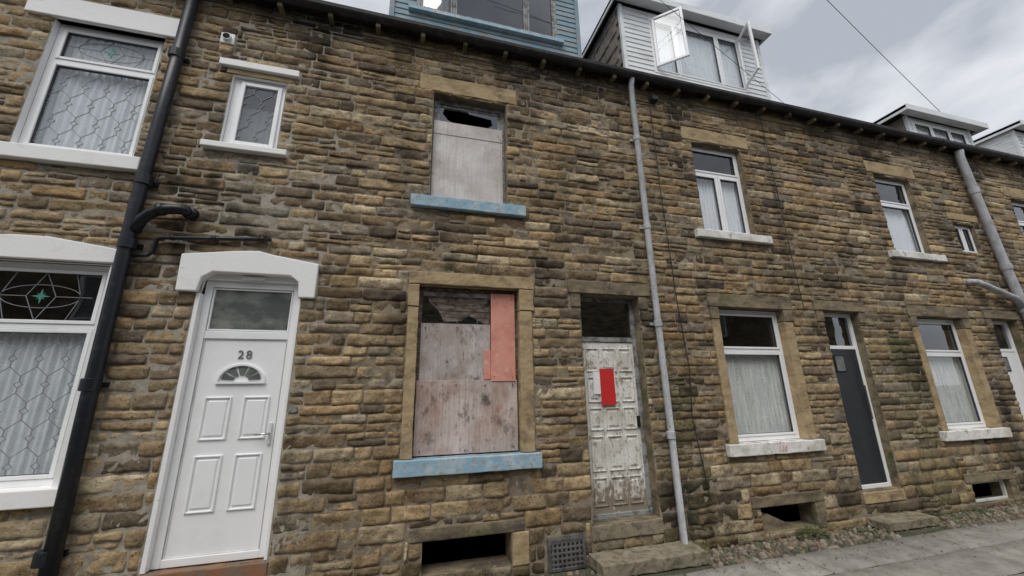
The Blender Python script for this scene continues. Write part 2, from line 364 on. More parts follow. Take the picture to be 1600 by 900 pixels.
for i in range(24):
    a,c=outer[i],outer[i+1]; k=.90
    fb.prism([a,c,(cx+(c[0]-cx)*k,cz+(c[1]-cz)*k),(cx+(a[0]-cx)*k,cz+(a[1]-cz)*k)],y-.002,y+.03)
fb.box(cx-R,cx+R,y-.003,y+.03,cz-.014,cz+.004); fb.build('fanlight_surround',upvc,e)
pan=B()
for k in range(5):
    a0=math.pi*(k+.12)/5;a1=math.pi*(k+.88)/5
    pts=[(cx+.155*math.cos(t),cz+.012+.125*math.sin(t)) for t in np.linspace(a0,a1,7)]
    pts+= [(cx+.06*math.cos(t),cz+.012+.05*math.sin(t)) for t in np.linspace(a1,a0,4)]
    pan.prism(pts,y+.0085,y+.03)
pan.build('fanlight_glass',frost,e)
B().box(-1.155,-1.13,y-.004,y+.02,-.42,-.24).build('handle_plate',upvcD,e,.004)
B().tube([(-1.143,y-.004,-.33),(-1.143,y-.035,-.33),(-1.16,y-.045,-.33),(-1.24,y-.045,-.333)],.008,8).build('door_handle',chrome,e,smooth=True)
B().box(-1.54,-1.34,-.0,.03,1.045,1.085).build('porch_light',upvcD,e,.01)
cu=bpy.data.curves.new('number','FONT'); cu.body='28'; cu.size=.105*K; cu.extrude=.003; cu.align_x='CENTER'; cu.space_character=1.25
o=bpy.data.objects.new('house_number',cu); sc.collection.objects.link(o); o.location=T(-1.435,y+.012,.325); o.rotation_euler=(math.pi/2,0,0); o.parent=e; cu.materials.append(metalm)

# ======== boarded house
h=H(.5)
opening(.09,1.17,-.60,1.09)
roughtrim(h,'stone_lintel',-.02,1.34,1.10,1.235,dress,.03,.14)
roughtrim(h,'lintel_block',-.02,.09,.86,1.092,dress,.028,.14); roughtrim(h,'lintel_block',1.17,1.335,.86,1.092,dress,.028,.14)
roughtrim(h,'stone_jamb',-.015,.09,-.60,.852,dress,.02,.14); roughtrim(h,'stone_jamb',1.17,1.31,-.60,.852,dress,.02,.14)
roughtrim(h,'blue_window_sill',-.07,1.36,-.745,-.605,bluep,.07,.14,.004)
e=empty('boarded_window'); e.parent=h; y=.09
B().frame(.09,1.17,-.60,1.09,.045,y,y+.06).build('old_frame',oldwood,e,.004)
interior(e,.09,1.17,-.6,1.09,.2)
B().box(.105,1.15,y-.022,y-.008,-.59,.115).build('plywood_board_lower',plyl,e,.002)
B().box(.125,.86,y-.014,y-.002,.105,.70).build('plywood_board_middle',plyp,e,.002)
B().box(.865,1.135,y-.030,y-.016,.10,1.05).build('pink_board',pinkb,e,.003)
B().box(.79,.862,y-.0275,y-.0165,.12,.42).build('pink_board_piece',pinkb,e,.003)
b=B(); zz=.70
for i in range(5):
    b.box(.13,.86,y+.004+.004*(i%2),y+.02,zz,zz+.068); zz+=.071
b.build('rotten_slats',oldwood,e,.003)
B().box(.135,1.13,y-.006,y+.03,1.0,1.045).build('old_top_rail',oldframe,e,.003)
B().prism([(.13,1.03),(.13,.70),(.36,.72),(.30,.84),(.20,.93),(.17,1.03)],y-.003,y+.001).build('broken_glass',glassd,e)
B().prism([(.34,.71),(.80,.71),(.62,.80),(.55,.74)],y-.0035,y+.001).build('broken_glass',glassd,e)
b=B()
for (nx_,nz_) in ((.16,.06),(.5,.07),(.8,.06),(1.1,.06),(.16,-.55),(.6,-.56),(1.1,-.55),(.17,.65),(.5,.66),(.9,1.0),(1.1,.99),(.9,.15),(1.1,.14)):
    b.tube([(nx_,y-.034,nz_),(nx_,y-.01,nz_)],.006,8)
b.build('board_screws',dkmetal,e)
opening(.15,1.05,2.11,3.52)
roughtrim(h,'stone_lintel',-.02,1.19,3.55,3.76,dress,.015,.14)
roughtrim(h,'blue_window_sill',-.05,1.26,1.975,2.105,bluep,.07,.14,.004)
reveal(h,.15,1.05,2.11,3.52,.12,dressD)
e=empty('boarded_window'); e.parent=h; y=.10
B().frame(.15,1.05,2.11,3.52,.05,y,y+.06).build('old_frame',oldframe,e,.004)
B().frame(.20,1.00,2.16,3.46,.035,y+.01,y+.05).build('old_sash',oldframe,e,.004)
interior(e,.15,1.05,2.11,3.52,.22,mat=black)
B().box(.165,1.02,y-.016,y-.003,2.12,3.20).build('plywood_board',ply,e,.002)
B().box(.165,1.02,y-.022,y-.0165,3.02,3.20).build('plywood_strip',ply,e,.002)
B().prism([(.235,3.19),(.235,3.42),(.29,3.42),(.27,3.34),(.33,3.26),(.42,3.21),(.42,3.19)],y+.014,y+.018).build('broken_glass',glassd,e)
B().prism([(.97,3.42),(.97,3.22),(.80,3.20),(.90,3.28),(.88,3.36),(.60,3.39),(.58,3.42)],y+.014,y+.018).build('broken_glass',glassd,e)
opening(.22,1.05,-1.57,-1.30)
roughtrim(h,'cellar_lintel',.10,1.18,-1.295,-1.19,dressD,.012,.2)
reveal(h,.22,1.05,-1.57,-1.3,.25,dressD)
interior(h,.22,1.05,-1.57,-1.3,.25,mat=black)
roughtrim(h,'cellar_jamb',1.06,1.22,-1.58,-1.305,dress,.015,.2)
e=empty('drain_grating'); EXC.append((1.38,1.80,-1.68,-1.37))
B().frame(1.40,1.785,-1.665,-1.385,.03,-.045,0).build('grating_frame',metalm,e,.004)
b=B()
for i in range(7): b.box(1.43+.046*i+.008,1.43+.046*i+.034,-.035,-.01,-1.635,-1.415)
for i in range(5): b.box(1.43,1.755,-.037,-.012,-1.62+.046*i,-1.60+.046*i)
b.build('grating_bars',metalm,e,.003)
B().box(1.43,1.755,-.008,.0,-1.64,-1.41).build('grating_back',oldwood,e)
# door 2
opening(1.91,2.68,-1.32,1.08)
roughtrim(h,'door_lintel',1.76,2.84,1.09,1.245,dressD,.03,.16)
roughtrim(h,'lintel_block',1.785,1.91,.93,1.082,dressD,.02,.16); roughtrim(h,'lintel_block',2.68,2.80,.93,1.082,dressD,.02,.16)
reveal(h,1.91,2.68,-1.32,1.08,.16,dressD)
roughtrim(h,'threshold_stone',1.88,2.70,-1.46,-1.325,stepm,.02,.2)
e=empty('front_door'); e.parent=h; y=.12
fr=B().frame(1.91,2.68,-1.32,1.08,.05,y,y+.07); fr.box(1.96,2.63,y+.003,y+.07,.545,.60); fr.build('frame',oldframe,e,.004)
B().box(1.96,2.63,y+.03,y+.034,.60,1.03).build('transom_glass',glassd,e)
interior(e,1.95,2.65,.58,1.05,.19,.4)
b=B()
for i in range(1,5): b.box(1.96,2.63,y+.05,y+.056,.60+.086*i,.604+.086*i)
b.build('transom_blind',gasket,e)
B().box(1.955,2.635,y+.018,y+.05,-1.305,.54).build('door_leaf',peelw,e,.003)
pb=B();pi=B()
cols=[(2.0,2.165),(2.20,2.39),(2.425,2.59)]
zr=[(-1.20,-.92),(-.86,-.50),(-.44,-.20),(-.14,.14),(.20,.47)]
for ci,(a,c) in enumerate(cols):
    for (d,g) in zr:
        pb.frame(a,c,d,g,.013,y+.002,y+.03); pi.box(a+.035,c-.035,y+.007,y+.03,d+.04,g-.04)
pb.build('panel_moulding',peelw,e,.006); pi.build('raised_panel',peelw,e,.01)
B().box(2.155,2.335,y-.012,y-.006,-.17,.23).build('red_notice_sheet',redn,e)
B().box(2.07,2.35,y-.0055,y-.0045,-.05,.20).build('paper_backing',wpaint,e)
B().box(2.59,2.625,y-.01,y+.03,-.42,-.30).build('door_handle',dkmetal,e,.004)
e=empty('door_step'); 
roughtrim(e,'step_slab',1.82,2.96,-1.66,-1.55,stepm,.33,-.02,.010); EXC.pop()

def righthouse(o,doorm=charc):
    hh=H(4.3+o)
    X0,X1=3.83+o,4.89+o
    opening(X0,X1,-.64,1.0)
    roughtrim(hh,'stone_lintel',3.69+o,5.07+o,1.01,1.18,dressD,.03,.14)
    roughtrim(hh,'lintel_block',3.70+o,X0,.85,1.002,dressD,.03,.14); roughtrim(hh,'lintel_block',X1,5.05+o,.85,1.002,dressD,.03,.14)
    roughtrim(hh,'stone_jamb',3.71+o,X0,-.64,.842,dress,.02,.14); roughtrim(hh,'stone_jamb',X1,5.03+o,-.64,.842,dress,.02,.14)
    roughtrim(hh,'painted_window_sill',3.65+o,5.10+o,-.775,-.645,wpaintD,.06,.14,.005)
    window(hh,X0,X1,-.64,1.0,.09,.05,zt=.46,cz=.42,cm=netd)
    u0,u1=3.83+o,4.70+o
    opening(u0,u1,2.07,3.46)
    roughtrim(hh,'stone_lintel',3.68+o,4.87+o,3.50,3.71,dress,.012,.14)
    roughtrim(hh,'painted_window_sill',3.66+o,4.92+o,1.955,2.065,wpaintD,.06,.14,.005)
    reveal(hh,u0,u1,2.07,3.46,.09,dressD)
    opening(4.0+o,4.80+o,-1.60,-1.34)
    roughtrim(hh,'cellar_lintel',3.88+o,4.95+o,-1.335,-1.22,dressD,.02,.2)
    roughtrim(hh,'cellar_jamb',4.80+o,4.93+o,-1.62,-1.342,dressD,.015,.2)
    reveal(hh,4.0+o,4.80+o,-1.6,-1.34,.22,dressD)
    d0,d1=5.62+o,6.30+o
    opening(d0,d1,-1.30,1.02)
    roughtrim(hh,'door_lintel',5.47+o,6.44+o,1.03,1.17,dressD,.03,.2)
    roughtrim(hh,'lintel_block',5.49+o,d0,.87,1.022,dressD,.02,.2); roughtrim(hh,'lintel_block',d1,6.42+o,.87,1.022,dressD,.02,.2)
    reveal(hh,d0,d1,-1.30,1.02,.14,dressD)
    roughtrim(hh,'threshold_stone',d0-.02,d1+.02,-1.43,-1.305,dress,.02,.2)
    e=empty('front_door'); e.parent=hh; y=.10
    fr=B().frame(d0,d1,-1.30,1.02,.05,y,y+.07); fr.box(d0+.05,d1-.05,y+.003,y+.07,.50,.55); fr.build('frame',upvc,e,.005)
    B().box(d0+.05,d1-.05,y+.03,y+.034,.55,.97).build('transom_glass',glassd,e); interior(e,d0+.04,d1-.04,.55,1,.17,.4)
    B().box(d0+.052,d1-.052,y+.008,y+.05,-1.24,.495).build('door_leaf',doorm,e,.004)
    B().box(d0+.17,d0+.36,y+.0,y+.03,.18,.42).build('door_light_frame',dkmetal,e,.004)
    B().box(d0+.19,d0+.34,y-.003,y+.03,.20,.40).build('door_light',frost,e)
    B().tube([(d1-.10,y-.03,-.45),(d1-.10,y-.03,.0)],.009,8).build('door_handle',chrome,e)
    st=empty('door_step'); roughtrim(st,'step_slab',d0-.08,d1+.08,-1.66,-1.57,stepm,.26,-.02,.010); EXC.pop()
    return hh
for i,o in enumerate((0,3.65,7.30,10.95)):
    hh=righthouse(o,doorm=charc if i==0 else upvc)
    if i==0:
        window(hh,3.83,4.70,2.07,3.46,.08,.04,zt=3.02,mull=[4.27],cz=2.99,cm=net,fm=upvc)
        interior(hh,4.0,4.8,-1.6,-1.34,.22,mat=black)
        b=B().prism([(4.0,-1.45),(4.12,-1.42),(4.3,-1.5),(4.45,-1.56),(4.6,-1.58),(4.8,-1.6),(4.0,-1.6)],.03,.15).build('rubble',dressD,hh)
        cu=bpy.data.curves.new('graffiti','FONT'); cu.body='136'; cu.size=.10*K; cu.extrude=.001; cu.shear=.3
        ot=bpy.data.objects.new('painted_scrawl',cu); sc.collection.objects.link(ot); ot.location=T(4.33,-.068,-.745); ot.rotation_euler=(math.pi/2,0,0); ot.parent=hh; cu.materials.append(redf)
    elif i==1:
        window(hh,3.83+o,4.70+o,2.07,3.46,.08,.04,zt=2.98,cz=2.95,cm=net,fm=upvc)
        interior(hh,4.0+o,4.8+o,-1.6,-1.34,.22,mat=black)
        B().frame(4.0+o,4.8+o,-1.6,-1.34,.03,.05,.09).build('cellar_frame',upvcD,hh,.004)
    else:
        window(hh,3.83+o,4.70+o,2.07,3.46,.08,.04,zt=3.0,mull=[4.27+o],cz=3.0,cm=net)
        interior(hh,4.0+o,4.8+o,-1.6,-1.34,.22,mat=black)
hh=H(9.4)
opening(9.15,9.72,2.20,2.74)
roughtrim(hh,'stone_lintel',9.05,9.85,2.80,2.93,dress,.02,.12); reveal(hh,9.15,9.72,2.2,2.74,.08,dressD)
window(hh,9.15,9.72,2.2,2.74,.06,.03,zt=None,mull=[9.44],curt=False)
# ======== walls
def subtract(rects,e):
    out=[]
    for(x0,x1,z0,z1) in rects:
        a0,a1,b0,b1=e
        if a1<=x0 or a0>=x1 or b1<=z0 or b0>=z1: out.append((x0,x1,z0,z1)); continue
        if a0>x0: out.append((x0,a0,z0,z1))
        if a1<x1: out.append((a1,x1,z0,z1))
        xa,xb=max(x0,a0),min(x1,a1)
        if b1<z1: out.append((xa,xb,b1,z1))
        if b0>z0: out.append((xa,xb,z0,b0))
    return out
PAL=[((.51,.385,.225),3),((.45,.34,.20),4),((.40,.295,.175),4),((.33,.245,.15),3),((.18,.14,.10),1.4),((.39,.325,.235),2.6),((.46,.32,.175),1.2),((.57,.465,.31),1.9),((.26,.20,.135),2)]
pc=[p[0] for p in PAL]; pw=[p[1] for p in PAL]
STRK=[(-2.35,.25,.4),(-.75,.2,.5),(1.55,.25,.3),(3.2,.22,.55),(5.35,.3,.6),(6.6,.35,.5),(8.95,.3,.5),(2.05,.2,.3),(-1.1,.1,.2)]
def stonecol(x,z):
    c=list(random.choices(pc,pw)[0])
    dark=0
    for(sx,sw,sa) in STRK:
        dark+=.7*sa*math.exp(-((x-sx-.12*math.sin(z*2))/sw)**2)*(.55+.45*math.sin(z*1.9+sx*3))
    if x<-2.5 or (x<-.9 and z<1): dark*=.45
    dark=min(.85,max(0,dark))
    if random.random()<.10: dark=min(.9,dark+.45)
    k=1-.66*dark
    c=[c[0]*k,c[1]*k*(1+.03*dark),c[2]*k*(1+.12*dark)]
    g=0
    for(gx,gw,z1,am) in((3.05,.2,.7,.8),(6.95,.38,1.3,.7),(5.25,.3,-.8,.3),(10.3,.3,.5,.35),(9.0,.3,-.6,.4),(7.2,.9,-1.2,.5),(3.3,.6,-1.1,.5),(4.4,.6,-1.3,.3)):
        if z<z1: g=max(g,am*math.exp(-((x-gx)/gw)**2)*min(1,(z1-z)/.6))
    if z<-1.5: g=max(g,.2)
    g*=random.uniform(.4,1)
    c=[c[0]*(1-g)+.095*g,c[1]*(1-g)+.11*g,c[2]*(1-g)+.045*g]
    if abs(x+1.66)<.17 and 1.45<z<2.32:
        q=.35*random.uniform(.5,1); c=[c[0]*(1-q)+.22*q,c[1]*(1-q)+.32*q,c[2]*(1-q)+.34*q]
    j=random.uniform(.82,1.2)
    return [q*j for q in c]
def sm(a,b,x):
    t=max(0,min(1,(x-a)/(b-a))); return t*t*(3-2*t)
def soot(x,z):
    """weathering that runs across stones: soot blooms, run-off streaks and the dark band below the gutter"""
    n=noise.noise(Vector((x*.75,z*.7,3.1)))+.55*noise.noise(Vector((x*2.1,z*1.8,9)))+.3*noise.noise(Vector((x*6,z*5,2)))
    s=.62*sm(.10,.62,n)
    st=noise.noise(Vector((x*2.4,z*.25,21)))+.4*noise.noise(Vector((x*8,z*.8,5)))
    s+=.45*sm(.15,.6,st)
    s+=.5*sm(3.5,4.35,z)*(.5+sm(-.3,.4,noise.noise(Vector((x*1.5,z*.4,7)))))
    if x<-2.5 or (x<-.95 and z<1): s*=.5
    return min(.74,s)
rects=[]
z=ZB
while z<ZT-.02:
    hgt=random.uniform(.078,.138) if z>-.7 else random.uniform(.105,.17)
    if z+hgt>ZT: hgt=ZT-z
    x=BX[0]-random.uniform(0,.3)
    while x<BX[-1]:
        w=random.choice((random.uniform(.12,.26),random.uniform(.22,.42),random.uniform(.3,.58)))*(1.1 if hgt>.11 else 1)
        r=[(x,x+w,z,z+hgt)]
        if hgt>.10 and random.random()<.16: 
            q=random.uniform(.38,.62); m_=x+w*random.uniform(.35,.65)
            r=[(x,x+w,z,z+hgt*q),(x,m_,z+hgt*q,z+hgt),(m_,x+w,z+hgt*q,z+hgt)] if w>.34 else [(x,x+w,z,z+hgt*q),(x,x+w,z+hgt*q,z+hgt)]
        rects+=r; x+=w
    z+=hgt
for e in EXC:
    new=[]
    for r in rects:
        if r[1]<=e[0] or r[0]>=e[1] or r[3]<=e[2] or r[2]>=e[3]: new.append(r)
        else: new+=subtract([r],e)
    rects=new
def nearopen(x0,x1,z0,z1):
    return any(x0<e[1]+.03 and x1>e[0]-.03 and z0<e[3]+.03 and z1>e[2]-.03 for e in EXC)
data=[([],[],[]) for _ in houses]
for (x0,x1,z0,z1) in rects:
    if x1-x0<.025 or z1-z0<.02: continue
    if x0<-6: continue
    g=.0030 if x0>-.9 else .0046
    cx,cz=(x0+x1)/2,(z0+z1)/2
    hi=0
    while hi<len(houses)-1 and cx>=BX[hi+1]: hi+=1
    V,F,C=data[hi]
    g*=random.uniform(.4,1.9)
    X0,X1,Z0,Z1=x0+g,x1-g,z0+g,z1-g
    tilt=0 if nearopen(x0,x1,z0,z1) else random.uniform(-.022,.022)
    res=.022 if -4.5<cx<6 else (.04 if cx<10.5 else .08)
    nx=max(4,int((X1-X0)/res)); nzv=max(5,int((Z1-Z0)/(.018 if cx<6 else .03)))
    base=random.uniform(.001,.016); bul=random.uniform(.0,.010); tx=random.uniform(-.09,.09); tz=random.uniform(-.12,.2)
    seed=random.random()*100
    col=stonecol(cx,cz); n0=len(V)
    eu=min(.3,.0055/(X1-X0)); ev=min(.3,.006/(Z1-Z0))
    for j in range(nzv+1):
        v=j/nzv
        for i in range(nx+1):
            u=i/nx; uu=u; vv=v
            if i==1: uu=eu
            elif i==nx-1: uu=1-eu
            elif 1<i<nx-1: uu=eu+(1-2*eu)*(i-1)/(nx-2)
            if j==1: vv=ev
            elif j==nzv-1: vv=1-ev
            elif 1<j<nzv-1: vv=ev+(1-2*ev)*(j-1)/(nzv-2)
            px=X0+(X1-X0)*uu; pz=Z0+(Z1-Z0)*vv
            edge=(i in(0,nx)) or (j in(0,nzv)); corner=(i in(0,nx)) and (j in(0,nzv))
            wob=noise.noise(Vector((px*9,pz*9,seed)))*.010+tilt*(px-cx)
            wx=noise.noise(Vector((px*11+5,pz*11,seed)))*.010
            if edge: py=.006
            else:
                d=noise.noise(Vector((px*11,pz*14,seed)))*.019
                q=noise.noise(Vector((px*26,pz*34,seed+9))); d+=abs(q)*.017-.005
                d+=noise.noise(Vector((px*60,pz*70,seed)))*.005
                ru=min(1,min(uu,1-uu)*(X1-X0)/.035); rv=min(1,min(vv,1-vv)*(Z1-Z0)/.03)
                py=-(base+bul*ru*rv+d*(.5+.5*min(ru,rv))+tx*(px-cx)*.4+tz*(pz-cz))
                py=min(py,.003)
            if (i in(0,1,nx-1,nx)) and (j in(0,1,nzv-1,nzv)):
                q=.005 if corner else .002
                px+=q if i<=1 else -q; pz+=q if j<=1 else -q
            k=1-soot(px,pz)
            V.append(T(px+wx,py,pz+wob)); C.append((col[0]*k,col[1]*(k+.012),col[2]*(k+.035),1))
    m=nx+1
    for j in range(nzv):
        for i in range(nx):
            a=n0+j*m+i; F.append((a,a+1,a+m+1,a+m))
for hi,(V,F,C) in enumerate(data):
    if not V: continue
    b=B(); b.v=V; b.f=F; b.build('stone_wall',stone,houses[hi],smooth=True,col=C)
    xa,xb=BX[hi],BX[hi+1]
    ops=[o for o in OPEN if o[1]>xa and o[0]<xb]
    xs=sorted({xa,xb}|{min(max(q,xa),xb) for o in ops for q in o[:2]}); zs=sorted({ZB,4.5}|{q for o in ops for q in o[2:]})
    b=B()
    for i in range(len(xs)-1):
        for j in range(len(zs)-1):
            mx,mz=(xs[i]+xs[i+1])/2,(zs[j]+zs[j+1])/2
            if any(o[0]<mx<o[1] and o[2]<mz<o[3] for o in ops): continue
            b.quad((xs[i],0,zs[j]),(xs[i+1],0,zs[j]),(xs[i+1],0,zs[j+1]),(xs[i],0,zs[j+1]))
    b.build('mortar',mortarL if hi<=1 else mortar,houses[hi])
    B().prismx([(-.12,4.42),(3.6,7.05),(7.3,4.42),(7.3,4.36),(3.6,6.97),(-.10,4.36)],xa+.001,xb-.001).build('slate_roof',slate,houses[hi])
    B().box(xa,xb,7.1,7.2,-1.7,4.36).build('rear_wall',dressD,houses[hi])
    b=B(); n=7
    for k in range(n):
        cx=xa+(k+.35)*(xb-xa)/n
        b.box(cx-.026,cx+.026,-.14,.02,4.19,4.25)
    b.build('gutter_corbel',dressD,houses[hi],.008)
    b=B(); pts=[]
    for t in np.linspace(0,math.pi,9): pts.append((-.145-.065*math.cos(t),4.30-.062*math.sin(t)))
    inner=[(-.145+(p[0]+.145)*.86,4.30+(p[1]-4.30)*.86) for p in pts][::-1]
    b.prismx(pts+inner,xa,xb)
    b.build('gutter',gutterm,houses[hi])
    b=B()
    for xx in (xa+.9,xa+2.7):
        b.prismx([(-.145-.072*math.cos(t),4.302-.070*math.sin(t)) for t in np.linspace(0,math.pi,9)],xx-.05,xx+.05)
    b.build('gutter_union',gutterm,houses[hi])
    B().box(xa,xb,-.07,.0,4.29,4.42).build('eaves_board',gutterm,houses[hi])
B().box(-8.1,-8.02,.01,7.1,-1.7,4.4).build('gable_wall',dressD,houses[0]); B().box(17.53,17.6,.01,7.1,-1.7,4.4).build('gable_wall',dressD,houses[-1])

# ======== dormers
def roofz(y): return 4.42+(y+.12)*2.63/3.72
def dormer(par,x0,x1,zt,y,wx0,wx1,wz0,wz1,wall,cheek,rx0,rx1,rz,lap=True,ry=.2):
    e=empty('dormer'); e.parent=par
    zb=roofz(y)-.1
    def laps(a,c,d,g):
        b=B()
        if lap:
            zz=d
            while zz<g-.001:
                z2=min(zz+.105,g)
                b.prismx([(y-.012,zz),(y+.02,zz),(y+.02,z2),(y-.0,z2)],a,c); zz=z2
        else: b.box(a,c,y,y+.02,d,g)
        b.build('cladding',wall,e)
    laps(x0,wx0,zb,zt); laps(wx1,x1,zb,zt)
    laps(wx0,wx1,zb,wz0)
    if wz1<zt: laps(wx0,wx1,wz1,zt)
    B().box(x0-.02,x0+.05,y-.025,y+.03,zb,zt).build('corner_board',wall,e); B().box(x1-.05,x1+.02,y-.025,y+.03,zb,zt).build('corner_board',wall,e)
    yb=3.6
    for xx,sg in((x0,-1),(x1,1)):
        B().box(min(xx,xx-sg*.04),max(xx,xx-sg*.04),y+.021,yb,zb,zt).build('cheek',cheek if sg<0 else wall,e)
    B().box(rx0,rx1,y-ry,yb,rz,rz+.06).build('roof_deck',gutterm,e)
    B().box(rx0,rx1,y-ry-.02,y-ry,rz-.06,rz+.08).build('fascia',wall,e,.004)
    B().box(rx0+.02,rx1-.02,y-ry+.001,y-.03,rz-.015,rz-.001).build('soffit',wall,e)
    B().box(rx0,rx0+.02,y-ry+.001,yb,rz-.06,rz+.075).build('barge',wall,e,.004)
    B().box(rx1-.02,rx1,y-ry+.001,yb,rz-.06,rz+.075).build('barge',wall,e,.004)
    return e
e=dormer(H(1),-.50,2.53,7.1,.7,-.14,2.14,5.56,7.0,bluew,bluew,-.6,2.7,7.15)
w,p=window(e,-.14,2.14,5.56,7.0,.69,.06,mull=[.42,1.60],fm=oldframe,gm=glassd,cm=netd,curt=False,name='dormer_window')
curtain(w,-.1,.35,5.6,6.95,.82,netd)
B().box(-.25,2.22,.62,.71,5.50,5.56).build('peeling_sill',bluep,e,.004)
e=dormer(H(4),3.38,6.50,6.76,.7,3.97,6.0,5.40,6.64,wclad,slateh,3.24,6.66,6.82)
b=B(); 
for r in range(15):
    zz=4.6+r*.15
    yy=.72+(.09 if r%2 else 0)
    while yy<3.4:
        b.box(3.36-.010*(r%2)-random.uniform(0,.012),3.378,yy+.005,yy+.183,zz+.003,min(zz+.16,6.78)); yy+=.19
b.build('hung_slates',slateh,e)
w,p=window(e,3.97,6.0,5.40,6.64,.69,.05,mull=[4.50,5.45],gm=glass,cm=net,name='dormer_window')
def opensash(par,hx,y,wd,z0,z1,ang,dirn=1):
    s=B().frame(0,wd*dirn,z0,z1,.045,0,.04) if dirn>0 else B().frame(-wd,0,z0,z1,.045,0,.04)
    o=s.build('open_casement',upvc,par,.004)
    a,c=(0.05,wd-.05) if dirn>0 else (-wd+.05,-.05)
    g=B().quad((a,.02,z0+.05),(c,.02,z0+.05),(c,.02,z1-.05),(a,.02,z1-.05)).build('casement_glass',glass,par)
    for q in(o,g): q.location=(K*hx,K*y,0); q.rotation_euler=(0,0,-math.radians(ang)*dirn)
opensash(w,4.0,.66,.52,5.50,6.58,42,1)
opensash(w,5.97,.66,.45,5.50,6.58,70,-1)
e=dormer(H(11),10.35,12.45,5.74,.7,10.5,12.3,4.98,5.66,wclad,slateh,10.06,12.75,5.76)
window(e,10.5,12.3,4.98,5.66,.69,.05,mull=[11.1,11.7],fm=upvc,cm=netd,name='dormer_window')
e=dormer(H(15),14.3,16.9,6.1,.7,14.6,16.6,5.0,5.95,wclad,wclad,14.2,17.0,6.15)
window(e,14.6,16.6,5.0,5.95,.69,.05,mull=[15.3,16.0],cm=netd,name='dormer_window')
b=B()
for r in range(18): b.box(14.292-.006,14.30,.72,3.5,4.7+r*.08,4.772+r*.08)
b.build('cheek_boards',wclad,e)

# ======== pipes
e=empty('black_drainpipe')
b=B(); b.tube([(-2.40,-.085,4.28),(-2.42,-.085,2.6),(-2.43,-.085,1.6),(-2.41,-.085,0),(-2.37,-.085,-1.66)],.052,18)
b.build('downpipe',blacki,e,smooth=True)
b=B()
for zc in(3.35,1.92,1.30,.10,-1.1):
    b.tube([(-2.42,-.085,zc-.05),(-2.42,-.085,zc-.045),(-2.42,-.085,zc+.045),(-2.42,-.085,zc+.05)],[.055,.064,.064,.055],18)
    b.box(-2.50,-2.34,-.03,.0,zc-.02,zc+.02)
b.build('collars',blacki,e)
b=B(); b.tube([(-2.02,-.02,1.655),(-2.05,-.10,1.655),(-2.12,-.11,1.655),(-2.22,-.11,1.64),(-2.30,-.10,1.60),(-2.36,-.09,1.54),(-2.40,-.085,1.42)],.047,16)
b.tube([(-2.02,-.01,1.655),(-2.04,-.07,1.655)],.058,16); b.tube([(-2.20,-.11,1.643),(-2.25,-.108,1.632)],.056,16)
b.build('branch_pipe',blacki,e,smooth=True)
b=B(); b.tube([(-1.33,-.045,1.45),(-1.8,-.05,1.42),(-2.20,-.055,1.39),(-2.235,-.055,1.37),(-2.24,-.055,1.25),(-2.27,-.06,1.215),(-2.40,-.07,1.20)],.019,10)
for xx in(-1.4,-1.8,-2.12): b.tube([(xx-.015,-.05,1.42+(xx+1.8)*.07),(xx+.015,-.05,1.42+(xx+1.8)*.07)],.026,10)
b.build('waste_pipe',blacki,e,smooth=True)
e=empty('white_drainpipe')
b=B(); b.tube([(2.87,-.13,4.25),(2.87,-.085,4.15),(2.87,-.08,1.0),(2.88,-.08,-1.60),(2.89,-.12,-1.655)],.038,16); b.build('downpipe',greyp,e,smooth=True)
b=B()
for zc in(3.3,2.0,.75,-.5): b.tube([(2.87,-.08,zc-.04),(2.87,-.08,zc-.035),(2.87,-.08,zc+.035),(2.87,-.08,zc+.04)],[.040,.047,.047,.040],16); b.box(2.80,2.94,-.03,0,zc-.015,zc+.015)
b.build('collars',greyp,e)
e=empty('white_drainpipe')
b=B(); b.tube([(9.78,-.12,4.22),(9.80,-.1,4.1),(9.98,-.1,1.9),(10.12,-.1,.8),(10.15,-.1,-1.65)],.062,16)
b.tube([(8.95,-.02,1.64),(8.99,-.1,1.62),(9.2,-.11,1.57),(9.9,-.11,1.38),(10.0,-.1,1.25)],.05,14); b.build('downpipe',greyp,e,smooth=True)
b=B()
for (xx,zc) in((9.86,3.4),(9.98,1.95),(10.06,1.2)): b.tube([(xx-.004,-.1,zc+.05),(xx+.004,-.1,zc-.05)],.074,16)
b.build('collars',greyp,e)
e=empty('wall_cable')
b=B()
b.tube([(3.18,-.04,4.15),(3.17,-.045,2.5),(3.2,-.045,1.1),(3.25,-.05,.2),(3.2,-.05,-.3),(3.30,-.05,-1.2)],.006,6)
b.tube([(5.2,-.045,4.1),(5.22,-.045,1.9),(5.25,-.04,1.0)],.005,6)
b.tube([(-3.0,-.05,4.16),(0,-.05,4.10),(2.8,-.05,4.08),(6.5,-.05,4.07),(10,-.05,4.05)],.008,6)
b.build('cable',cablem,e)
e=empty('security_sensor'); B().box(3.20,3.30,-.10,0,4.0,4.07).build('housing',gutterm,e,.01)
e=empty('overhead_wire')
b=B()
def wire(a,c,sag,r=.005):
    b.tube([(a[0]+(c[0]-a[0])*t,a[1]+(c[1]-a[1])*t,a[2]+(c[2]-a[2])*t-sag*4*t*(1-t)) for t in np.linspace(0,1,14)],r,5)
wire((11.2,.5,5.85),(1.5,-1.3,8.6),.12); wire((6.93,.7,5.3),(1.0,-.28,7.45),.04,.004)
b.build('wire',cablem,e)
e=empty('tv_aerial'); b=B(); b.tube([(8.6,1.2,5.2),(8.6,1.2,5.75)],.012,6); b.tube([(8.4,1.1,5.62),(8.95,1.3,5.75)],.008,6); b.build('mast',metalm,e)

